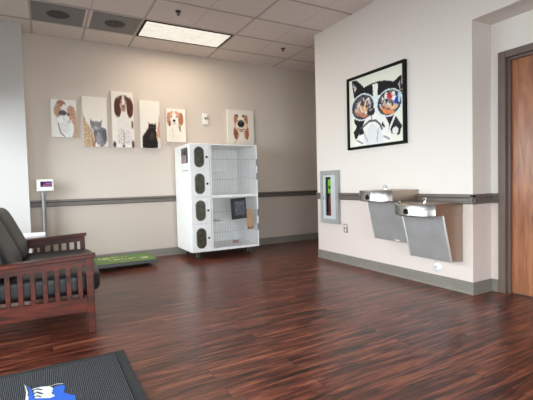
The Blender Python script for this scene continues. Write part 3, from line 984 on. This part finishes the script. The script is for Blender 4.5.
b = MB(); b.box(KX0 - 0.022, KX0, 5.345, 5.555, 1.258, 1.266); b.build('bar', M_GREY_PL, br, bevel=0.002)

# ------------------------------------------------------------------ walk-on scale
SX0, SX1, SY0, SY1 = 0.03, 1.275, 5.285, 5.895
sc = thing('walk_on_scale', (0.6, 5.6, 0), 'walk-on animal scale with green topped platform and a display on a pole', 'scale')
b = MB()
b.box(SX0, SX1, SY0, SY1, 0.05, 0.094)
b.build('platform', M_SCALE_BODY, sc, bevel=0.004)
for x in (SX0 + 0.1, SX1 - 0.1):
    for y in (SY0 + 0.08, SY1 - 0.08):
        b = MB(); b.lathe([(0.0, 0.0), (0.03, 0.0), (0.03, 0.012), (0.014, 0.016), (0.014, 0.052)], (x, y, 0), (0, 0, 1), 16)
        b.build('foot', M_RUBBER, sc, smooth=40)
nu, nv = 150, 70
gops = [('s', (76, 112, 46), (0.5, 0.5, 2, 2, 0.35)), ('s', (114, 148, 70), (0.5, 0.5, 2, 2, 0.25))]
r_ = random.Random(5)
for cx, cy, n, sx, sy in ((0.50, 0.72, 16, 0.05, 0.07), (0.66, 0.78, 7, 0.08, 0.03), (0.58, 0.46, 12, 0.14, 0.04), (0.74, 0.42, 6, 0.06, 0.04), (0.90, 0.36, 12, 0.04, 0.08), (0.2, 0.5, 16, 0.1, 0.1)):
    for k in range(n):
        gops.append(('e', r_.choice([(232, 224, 176), (222, 208, 150), (238, 234, 206), (196, 184, 110)]), (r_.gauss(cx, sx * 0.6), r_.gauss(cy, sy * 0.6), 0.012, 0.03)))
C = paint_grid(nu, nv, gops, (92, 128, 54), 0.003)
picture_mesh('printed_mat', nu, nv, lambda u, v: (SX0 + 0.012 + u * (SX1 - SX0 - 0.024), SY0 + 0.012 + v * (SY1 - SY0 - 0.024), 0.0955), C, painted('scale_print', 0.45), sc)
b = MB()
b.box(-0.06, 0.05, 5.80, 5.90, 0.03, 0.05)
b.tube([(-0.02, 5.85, 0.04), (-0.02, 5.85, 1.03)], 0.026, 16)
b.build('pole', M_POLE, sc, smooth=40)
b = MB(); b.box(-0.05, 0.02, 5.83, 5.88, 0.97, 1.03); b.build('bracket', M_GREY_PL, sc, bevel=0.004)
Md = Matrix.Translation((0.006, 5.835, 1.1)) @ Matrix.Rotation(math.radians(6), 4, 'Z') @ Matrix.Rotation(math.radians(-8), 4, 'X')
b = MB(); b.box(-0.096, 0.096, -0.035, 0.035, -0.076, 0.076, Md); dh = b.build('display_head', M_WHITE_PL, sc, bevel=0.01, seg=3)
nu, nv = 40, 20
C = paint_grid(nu, nv, [('p', (92, 52, 96), [(0.3, 0.2), (0.3, 0.85), (0.97, 0.85), (0.97, 0.2)], N12), ('l', (176, 120, 176), [(0.5, 0.62), (0.9, 0.62)], 0.06), ('l', (196, 110, 150), [(0.2, 0.3), (0.9, 0.3)], 0.04)], (48, 40, 66), 0.01, 0.5)
picture_mesh('screen', nu, nv, lambda u, v: Md @ Vector((-0.055 + u * 0.13, -0.0362, -0.022 + v * 0.068)), C, painted('screen_glass', 0.2, 0.15), dh)

# ------------------------------------------------------------------ mission style sofa
AX0, AX1 = -0.60, 0.297        # arm length
N0, N1, F0, F1 = 3.095, 3.185, 4.575, 4.665
sf = thing('mission_sofa', (-0.15, 3.88, 0), 'dark wood mission sofa with slatted arms and charcoal leather cushions', 'sofa')


def arm_z(x):
    return 0.580 - 0.05 * (0.30 - x)


for y0, y1 in ((N0, N1), (F0, F1)):
    yc = (y0 + y1) / 2
    b = MB()
    pts = [(AX0, arm_z(AX0) - 0.028), (AX1 + 0.006, arm_z(AX1) - 0.028), (AX1 + 0.006, arm_z(AX1)), (AX0, arm_z(AX0))]
    b.prism(pts, lambda p, q, t: Vector((p, t, q)), y0, y1)
    a = b.build('arm', M_SOFA_WOOD, sf, bevel=0.005)
    b = MB()
    pts = [(AX0 + 0.03, arm_z(AX0) - 0.085), (AX1 - 0.06, arm_z(AX1) - 0.085), (AX1 - 0.06, arm_z(AX1) - 0.027), (AX0 + 0.03, arm_z(AX0) - 0.027)]
    b.prism(pts, lambda p, q, t: Vector((p, t, q)), yc - 0.012, yc + 0.012)
    b.build('upper_rail', M_SOFA_WOOD, a, bevel=0.002)
    b = MB(); b.box(AX0 + 0.03, 0.25, yc - 0.014, yc + 0.014, 0.158, 0.262)
    b.build('lower_rail', M_SOFA_WOOD, a, bevel=0.003)
    for k in range(10):
        x = 0.196 - 0.0735 * k
        b = MB(); b.box(x - 0.015, x + 0.015, yc - 0.008, yc + 0.008, 0.25, arm_z(x) - 0.07)
        b.build('slat', M_SOFA_WOOD, a, bevel=0.002)
    for x0 in (0.238, AX0 + 0.005):
        b = MB()
        zt = arm_z(x0) - 0.026
        b.prism([(yc - 0.025, 0), (yc + 0.025, 0), (yc + 0.025, zt), (yc - 0.025, zt)], lambda p, q, t: Vector((t, p, q)), x0, x0 + 0.048)
        b.build('leg', M_SOFA_WOOD, sf, bevel=0.004)
b = MB(); b.box(0.22, 0.245, N1 - 0.04, F0 + 0.04, 0.17, 0.275); b.build('front_rail', M_SOFA_WOOD, sf, bevel=0.003)
b = MB(); b.box(-0.58, -0.555, N1 - 0.04, F0 + 0.04, 0.17, 0.275); b.build('rear_rail', M_SOFA_WOOD, sf, bevel=0.003)
b = MB()
for k in range(12):
    y = 3.3 + 0.105 * k
    b.box(-0.56, 0.225, y - 0.03, y + 0.03, 0.258, 0.276)
b.build('seat_slats', M_SOFA_WOOD, sf)
b = MB()
rk = math.radians(20)
for k in range(11):
    y = 3.26 + 0.124 * k
    b.bar((-0.46, y, 0.30), (-0.605, y, 0.70), 0.05, 0.014, (1, 0, 0.35))
b.bar((-0.605, N1 - 0.03, 0.70), (-0.605, F0 + 0.03, 0.70), 0.024, 0.09)
b.build('back_frame', M_SOFA_WOOD, sf, bevel=0.002)
ym = (N1 + F0) / 2
for y0, y1 in ((N1 + 0.002, ym - 0.004), (ym + 0.004, F0 - 0.002)):
    b = MB(); b.cushion((-0.085, (y0 + y1) / 2, 0.350), (0.85, y1 - y0, 0.165), 7)
    b.build('seat_cushion', M_LEATHER, sf, smooth=60)
    b = MB(); b.cushion((-0.375, (y0 + y1) / 2, 0.645), (0.20, y1 - y0, 0.50), 5, Matrix.Rotation(-math.radians(24), 3, 'Y'))
    # shallow channels down the front of the cushion
    b.build('back_cushion', M_LEATHER, sf, smooth=60)

pv = Vector((0.26, 3.16, 0)); rz = math.radians(-2.5)
sf.location = pv + Matrix.Rotation(rz, 3, 'Z') @ (Vector(sf.location) - pv); sf.rotation_euler = (0, 0, rz)

# end table and papers behind the far arm
et = thing('end_table', (-0.27, 5.0, 0), 'small dark wood end table between the sofa and the pilaster', 'table')
b = MB(); b.box(-0.52, -0.02, 4.76, 5.24, 0.50, 0.53); b.build('table_top', M_SOFA_WOOD, et, bevel=0.004)
for x in (-0.49, -0.05):
    for y in (4.79, 5.21):
        b = MB(); b.box(x - 0.02, x + 0.02, y - 0.02, y + 0.02, 0, 0.5); b.build('leg', M_SOFA_WOOD, et, bevel=0.003)
b = MB(); b.box(-0.47, -0.07, 4.80, 5.20, 0.44, 0.5); b.build('apron', M_SOFA_WOOD, et)
b = MB(); b.box(-0.30, -0.03, 4.84, 5.12, 0.53, 0.54)
tag(b.build('pink_booklet', M_PINK, origin=(-0.165, 4.98, 0.53)), 'thin pink booklet lying under the white folder', 'booklet')
b = MB(); b.box(-0.36, -0.012, 4.82, 5.20, 0.541, 0.566)
b.mi = 0
tag(b.build('white_folder', M_PAPER, bevel=0.004, origin=(-0.19, 5.01, 0.541)), 'white paper folder on the end table behind the sofa arm', 'folder')

# ------------------------------------------------------------------ entrance mat
MX0, MX1, MY0, MY1 = -0.85, 0.396, 1.15, 2.662
mt = thing('entrance_mat', (-0.2, 1.9, 0), 'charcoal ribbed entrance mat with a blue and white animal logo', 'mat')
b = MB(); b.box(MX0, MX1, MY0, MY1, 0.0, 0.008); b.build('border', M_MAT_EDGE, mt, bevel=0.003)
b = MB(); b.box(MX0 + 0.055, MX1 - 0.055, MY0 + 0.055, MY1 - 0.055, 0.006, 0.0115); b.build('ribbed_pad', M_RIB, mt)
LOGO_X0, LOGO_X1, LOGO_Y0, LOGO_Y1 = -0.20, 0.16, 1.86, 2.52
BL = (52, 104, 208)
WH = (226, 228, 228)
DK = (34, 36, 40)
lops = [
    ('p', BL, [(0.192, 0.906), (0.247, 0.823), (0.3, 0.715), (0.331, 0.588), (0.30, 0.3), (0.22, 0.3), (0.233, 0.621), (0.239, 0.753)]),
    ('p', BL, [(0.533, 0.717), (0.578, 0.745), (0.669, 0.742), (0.706, 0.703), (0.675, 0.606), (0.744, 0.547), (0.806, 0.511), (0.82, 0.36), (0.74, 0.22), (0.56, 0.12), (0.40, 0.14), (0.28, 0.3), (0.328, 0.621), (0.425, 0.588), (0.536, 0.576)]),
    ('p', WH, [(0.15, 0.959), (0.194, 0.877), (0.228, 0.758), (0.236, 0.623), (0.22, 0.4), (0.19, 0.4), (0.197, 0.633), (0.198, 0.748), (0.178, 0.862)]),
    ('p', WH, [(0.286, 0.791), (0.386, 0.792), (0.503, 0.764), (0.539, 0.732), (0.525, 0.639), (0.558, 0.576), (0.497, 0.564), (0.4, 0.595), (0.317, 0.616)]),
    ('l', DK, [(0.29, 0.765), (0.34, 0.775), (0.39, 0.745)], 0.03),
    ('l', DK, [(0.29, 0.705), (0.34, 0.715), (0.40, 0.67)], 0.03),
    ('l', DK, [(0.30, 0.645), (0.34, 0.655), (0.385, 0.625)], 0.022),
    ('l', WH, [(0.275, 0.790), (0.386, 0.796), (0.508, 0.768), (0.581, 0.782), (0.672, 0.764)], 0.022),
    ('l', WH, [(0.30, 0.735), (0.35, 0.742), (0.40, 0.70)], 0.018),
    ('l', WH, [(0.40, 0.36), (0.56, 0.30), (0.70, 0.38)], 0.03),
]
# drop the grid squares that carry no ink, so only the logo itself stays
nu, nv = 130, 238
C = paint_grid(nu, nv, lops, (255, 0, 255), 0.0005, 0.66 / 0.36)
lg = picture_mesh('logo', nu, nv, lambda u, v: (LOGO_X0 + u * (LOGO_X1 - LOGO_X0), LOGO_Y0 + v * (LOGO_Y1 - LOGO_Y0), 0.0124), C, painted('logo_ink', 0.85), mt)
bm_ = bmesh.new(); bm_.from_mesh(lg.data); bm_.verts.ensure_lookup_table()
key = ((C.reshape(-1, 3) == np.array([255, 0, 255])).all(1))
bmesh.ops.delete(bm_, geom=[v for v in bm_.verts if key[v.index]], context='VERTS')
bm_.to_mesh(lg.data); bm_.free()

# ------------------------------------------------------------------ drinking fountains
fn = thing('drinking_fountain', (RIGHT_X, 2.54, 0.832), 'lower stainless drinking fountain, nearer the wooden door', 'drinking fountain', 'pair of stainless drinking fountains')
HW = 0.231
yc, zt = 2.54, 0.832


def FP(p, y, z):
    return Vector((RIGHT_X - p, yc + y, zt + z))


b = MB()
b.prism([(0.0, -0.004), (0.0, -0.545), (0.150, -0.53), (0.262, -0.10), (0.375, -0.095), (0.375, -0.004)], lambda p, q, t: FP(p, t, q), -HW, HW)
b.build('housing', M_STEEL_SIDE, fn, bevel=0.004)
b = MB()
b.prism([(0.152, -0.535), (0.163, -0.535), (0.278, -0.105), (0.262, -0.105)], lambda p, q, t: FP(p, t, q), -HW - 0.003, HW + 0.003)
ap = b.build('front_apron', M_APRON, fn, bevel=0.003)
for y0 in (-HW - 0.006, HW - 0.008):
    b = MB()
    b.prism([(0.150, -0.537), (0.166, -0.537), (0.2795, -0.114), (0.262, -0.114)], lambda p, q, t: FP(p, t, q), y0, y0 + 0.014)
    b.build('edge_trim', M_TRIM_ST, ap, bevel=0.003)
# basin: bowed front, dished top
plan = [(0.0, -HW - 0.002), (0.0, HW + 0.002)]
K_ = 20
arc = []
for k in range(K_ + 1):
    y = HW + 0.002 - 2 * (HW + 0.002) * k / K_
    arc.append((0.375 + 0.105 * (1 - (abs(y) / (HW + 0.002)) ** 2.4), y))
b = MB()
outer = [plan[0], plan[1]] + arc


def ring_at(s, z):
    cx, cy = 0.22, 0.0
    return [FP(cx + (p - cx) * s, cy + (y - cy) * s, z) for p, y in outer]


rings = [ring_at(0.97, -0.112), ring_at(1.0, -0.104), ring_at(1.0, -0.006), ring_at(0.985, 0.0), ring_at(0.88, 0.0), ring_at(0.84, -0.012), ring_at(0.6, -0.05), ring_at(0.2, -0.062)]
vr = [[b.bm.verts.new(v) for v in r] for r in rings]
n = len(outer)
for r0, r1 in zip(vr[:-1], vr[1:]):
    for k in range(n):
        b.bm.faces.new((r0[k], r0[(k + 1) % n], r1[(k + 1) % n], r1[k]))
b.bm.faces.new(vr[0]); b.bm.faces.new(vr[-1])
for fc in b.bm.faces:
    fc.normal_update()
    if abs(fc.normal.y) > 0.8:
        fc.material_index = 1  # side faces take the tan steel, its reflected tone painted in
b.build('basin', [M_STEEL_BRIGHT, M_STEEL_SIDE], fn, smooth=35)
b = MB()
b.lathe([(0.0, 0.0), (0.024, 0.0), (0.022, 0.012), (0.014, 0.018), (0.013, 0.03), (0.02, 0.036), (0.021, 0.052), (0.012, 0.062), (0.0, 0.064)], FP(0.235, -0.01, -0.012), (0, 0, 1), 20)
b.tube([FP(0.25, -0.01, 0.03), FP(0.275, -0.02, 0.036)], 0.007, 10)
b.build('bubbler', M_CHROME, fn, smooth=40)
b = MB()
ax = Vector((-1, 0, 0)).normalized()
pb = FP(0.481, 0.0, -0.066)
b.lathe([(0.0, 0.003), (0.028, 0.003), (0.031, 0.0), (0.031, -0.02)], pb, ax, 24)
bz = b.build('button_ring', M_CHROME, fn, smooth=40)
b = MB(); b.lathe([(0.0, 0.011), (0.018, 0.010), (0.024, 0.006), (0.024, 0.0)], pb, ax, 24)
b.build('push_button', M_BLACK, bz, smooth=40)
b = MB(); b.lathe([(0.0, 0.004), (0.02, 0.003), (0.024, 0.0)], FP(0.20, 0.03, -0.061), (0, 0, 1), 20); b.build('drain', M_SCALE_BODY, fn, smooth=40)
f2 = copy_tree(fn); f2.location = (RIGHT_X, 3.03, 0.952)
f2['label'] = 'higher stainless drinking fountain, nearer the fire extinguisher cabinet'
b = MB(); b.prism([(0.1605, -0.527), (0.1665, -0.527), (0.169, -0.518), (0.163, -0.518)], lambda p, q, t: FP(p, t, q), -0.13, -0.06)
b.build('nameplate', M_WHITE_PL, f2, origin=fn.location)

# ------------------------------------------------------------------ fire extinguisher cabinet
ec = thing('extinguisher_cabinet', (RIGHT_X, 4.22, 0.5), 'tall grey metal fire extinguisher cabinet with a narrow glass slot', 'cabinet')
EY0, EY1, EZ0, EZ1 = 4.03, 4.40, 0.502, 1.203
b = MB()
g = 0.004
b.box(RIGHT_X + ND - 0.012, RIGHT_X + ND - g, NY0 + g, NY1 - g, NZ0 + g, NZ1 - g)
b.box(RIGHT_X - 0.004, RIGHT_X + ND - g, NY0 + g, NY0 + 0.012, NZ0 + g, NZ1 - g)
b.box(RIGHT_X - 0.004, RIGHT_X + ND - g, NY1 - 0.012, NY1 - g, NZ0 + g, NZ1 - g)
b.box(RIGHT_X - 0.004, RIGHT_X + ND - g, NY0 + g, NY1 - g, NZ0 + g, NZ0 + 0.012)
b.box(RIGHT_X - 0.004, RIGHT_X + ND - g, NY0 + g, NY1 - g, NZ1 - 0.012, NZ1 - g)
b.build('inner_box', plain('dark_cabinet_inside', (52, 52, 56), 0.5), ec)
b = MB()
for y0, y1, z0, z1 in ((EY0, EY0 + 0.05, EZ0, EZ1), (EY1 - 0.05, EY1, EZ0, EZ1), (EY0 + 0.05, EY1 - 0.05, EZ0, EZ0 + 0.06), (EY0 + 0.05, EY1 - 0.05, EZ1 - 0.06, EZ1)):
    b.box(RIGHT_X - 0.045, RIGHT_X - 0.001, y0, y1, z0, z1)
b.build('frame', M_CAB_STEEL, ec)
GY0, GY1, GZ0, GZ1 = 4.185, 4.305, 0.60, 1.115
b = MB()
for y0, y1, z0, z1 in ((EY0 + 0.05, GY0, EZ0 + 0.06, EZ1 - 0.06), (GY1, EY1 - 0.05, EZ0 + 0.06, EZ1 - 0.06), (GY0, GY1, EZ0 + 0.06, GZ0), (GY0, GY1, GZ1, EZ1 - 0.06)):
    b.box(RIGHT_X - 0.036, RIGHT_X - 0.016, y0, y1, z0, z1)
dr = b.build('door', plain('pale_aluminium', (200, 205, 208), 0.4, metal=0.15, var=0.03), ec)
b = MB(); b.box(RIGHT_X - 0.028, RIGHT_X - 0.024, GY0, GY1, GZ0, GZ1); b.build('glass_pane', glass_pane('cabinet_glass', (240, 244, 244), 0.05), dr)
b = MB(); b.tube([(RIGHT_X - 0.036, EY1 - 0.075, 0.90), (RIGHT_X - 0.052, EY1 - 0.075, 0.90), (RIGHT_X - 0.052, EY1 - 0.075, 0.82), (RIGHT_X - 0.036, EY1 - 0.075, 0.82)], 0.006, 8)
b.build('pull_handle', M_CHROME, dr, smooth=50)

ex = thing('fire_extinguisher', (RIGHT_X + 0.035, 4.24, NZ0 + 0.012), 'red fire extinguisher with a lime green tag inside the wall cabinet', 'extinguisher')
ez = NZ0 + 0.013
b = MB(); b.lathe([(0.0, 0.0), (0.048, 0.0), (0.055, 0.01), (0.055, 0.27), (0.045, 0.31), (0.022, 0.335), (0.016, 0.35), (0.0, 0.35)], (RIGHT_X + 0.04, 4.24, ez), (0, 0, 1), 24)
b.build('cylinder', M_RED, ex, smooth=40)
b = MB(); b.lathe([(0.0, 0.34), (0.02, 0.34), (0.02, 0.38), (0.0, 0.38)], (RIGHT_X + 0.04, 4.24, ez), (0, 0, 1), 16)
b.bar((RIGHT_X + 0.07, 4.24, ez + 0.385), (RIGHT_X - 0.005, 4.24, ez + 0.40), 0.02, 0.01)
b.bar((RIGHT_X + 0.07, 4.24, ez + 0.395), (RIGHT_X - 0.005, 4.24, ez + 0.435), 0.02, 0.008)
b.build('valve', M_BLACK, ex, smooth=40)
b = MB(); b.tube([(RIGHT_X + 0.03, 4.26, ez + 0.36), (RIGHT_X + 0.02, 4.285, ez + 0.33), (RIGHT_X + 0.015, 4.295, ez + 0.25), (RIGHT_X + 0.012, 4.297, ez + 0.06)], 0.008, 8)
b.build('hose', M_RUBBER, ex, smooth=60)
b = MB()
b.lathe([(0.0, 0.0), (0.019, 0.0), (0.019, 0.006), (0.0, 0.006)], (RIGHT_X + 0.013, 4.225, ez + 0.355), (-1, 0, 0), 16)
b.build('gauge', M_WHITE_PL, ex, smooth=40)
b = MB(); b.box(RIGHT_X - 0.012, RIGHT_X - 0.009, 4.193, 4.272, 0.90, 1.085, Matrix.Identity(4))
tg = b.build('inspection_tag', M_LIME, ex)
tg['label'] = 'lime green inspection tag'
b = MB()
b.box(RIGHT_X - 0.0132, RIGHT_X - 0.0118, 4.205, 4.26, 0.96, 1.0)
b.build('printed_panel', M_LIME_D, tg)

# ------------------------------------------------------------------ outlet and round plate
ol = thing('wall_outlet', (RIGHT_X, 3.934, 0.4), 'steel wall outlet below the fire extinguisher cabinet', 'outlet')
b = MB(); b.box(RIGHT_X - 0.007, RIGHT_X, 3.897, 3.972, 0.402, 0.512); b.build('cover_plate', M_STEEL_SIDE, ol, bevel=0.003)
for z in (0.432, 0.482):
    b = MB(); b.box(RIGHT_X - 0.011, RIGHT_X - 0.004, 3.916, 3.953, z - 0.017, z + 0.017); s = b.build('socket', M_WHITE_PL, ol, bevel=0.004)
    b = MB()
    for y in (3.927, 3.942):
        b.box(RIGHT_X - 0.0115, RIGHT_X - 0.009, y - 0.0015, y + 0.0015, z - 0.008, z + 0.008)
    b.build('slot', M_BLACK, s)
rp = thing('cleanout_cover', (RIGHT_X, 2.587, 0.193), 'round polished metal cover plate low on the wall below the fountains', 'cover plate')
b = MB(); b.lathe([(0.0, 0.016), (0.028, 0.015), (0.044, 0.009), (0.052, 0.0)], (RIGHT_X, 2.587, 0.193), (-1, 0, 0), 36)
b.build('dome', plain('bright_cover_steel', (236, 238, 238), 0.3, metal=0.2, var=0.01), rp, smooth=60)
b = MB(); b.lathe([(0.0, 0.019), (0.007, 0.019), (0.009, 0.014)], (RIGHT_X, 2.587, 0.193), (-1, 0, 0), 16); b.build('screw', M_GREY_PL, rp, smooth=40)

# ------------------------------------------------------------------ light
def area(name, loc, rot, sx, sy, power, color):
    l = bpy.data.lights.new(name, 'AREA'); l.shape = 'RECTANGLE'; l.size = sx; l.size_y = sy
    l.energy = power; l.color = color
    o = bpy.data.objects.new(name, l); COL.objects.link(o); o.location = loc; o.rotation_euler = rot
    return o


# broad sky outside the windows: higher than the window heads, so it falls off up the walls
area('sky_outside_left', (-7.0, 2.8, 3.35), (0, -PI / 2, 0), 6.5, 15.0, 4900, (0.985, 0.985, 0.985))
area('sky_outside_front', (1.2, -9.0, 3.2), (PI / 2, 0, 0), 13.0, 6.2, 5600, (0.99, 0.985, 0.98))
area('troffer_glow', (1.73, 5.25, CEIL - 0.02), (0, 0, 0), 1.1, 0.5, 16, (1.0, 0.86, 0.68))

sl = bpy.data.lights.new('sun_glint_spot', 'SPOT'); sl.energy = 220; sl.color = (1.0, 0.8, 0.7)  # narrow spot lamp added to make the small sun patch on the floor
sl.spot_size = math.radians(2.2); sl.spot_blend = 0.6; sl.shadow_soft_size = 0.02
so = bpy.data.objects.new('sun_glint_spot', sl); COL.objects.link(so); so.location = (-0.93, 2.0, 1.9)
so.rotation_euler = (Vector((0.94, 2.63, 0.0)) - Vector(so.location)).to_track_quat('-Z', 'Y').to_euler()

w = bpy.data.worlds.new('sky'); scene.world = w; w.use_nodes = True
bgn = w.node_tree.nodes['Background']
bgn.inputs['Color'].default_value = (0.9, 0.95, 1.0, 1); bgn.inputs['Strength'].default_value = 0.6

scene.view_settings.view_transform = 'Standard'
scene.view_settings.look = 'None'
scene.view_settings.exposure = 0.1
scene.cycles.max_bounces = 8
scene.cycles.diffuse_bounces = 5
scene.cycles.use_denoising = True

# ------------------------------------------------------------------ camera
cam = bpy.data.cameras.new('camera'); co = bpy.data.objects.new('camera', cam); COL.objects.link(co)
YAW, PITCH, ROLL, FPX = 0.5073, -0.0409, -0.0258, 398.17
f = Vector((math.sin(YAW) * math.cos(PITCH), math.cos(YAW) * math.cos(PITCH), math.sin(PITCH)))
r = Vector((math.cos(YAW), -math.sin(YAW), 0)); u = r.cross(f)
r2 = math.cos(ROLL) * r + math.sin(ROLL) * u
u2 = -math.sin(ROLL) * r + math.cos(ROLL) * u
co.matrix_world = Matrix(((r2.x, u2.x, -f.x, 0), (r2.y, u2.y, -f.y, 0), (r2.z, u2.z, -f.z, 1.05), (0, 0, 0, 1)))
cam.sensor_fit = 'HORIZONTAL'; cam.sensor_width = 36.0; cam.lens = FPX / 533 * 36.0
cam.clip_start = 0.02
scene.camera = co
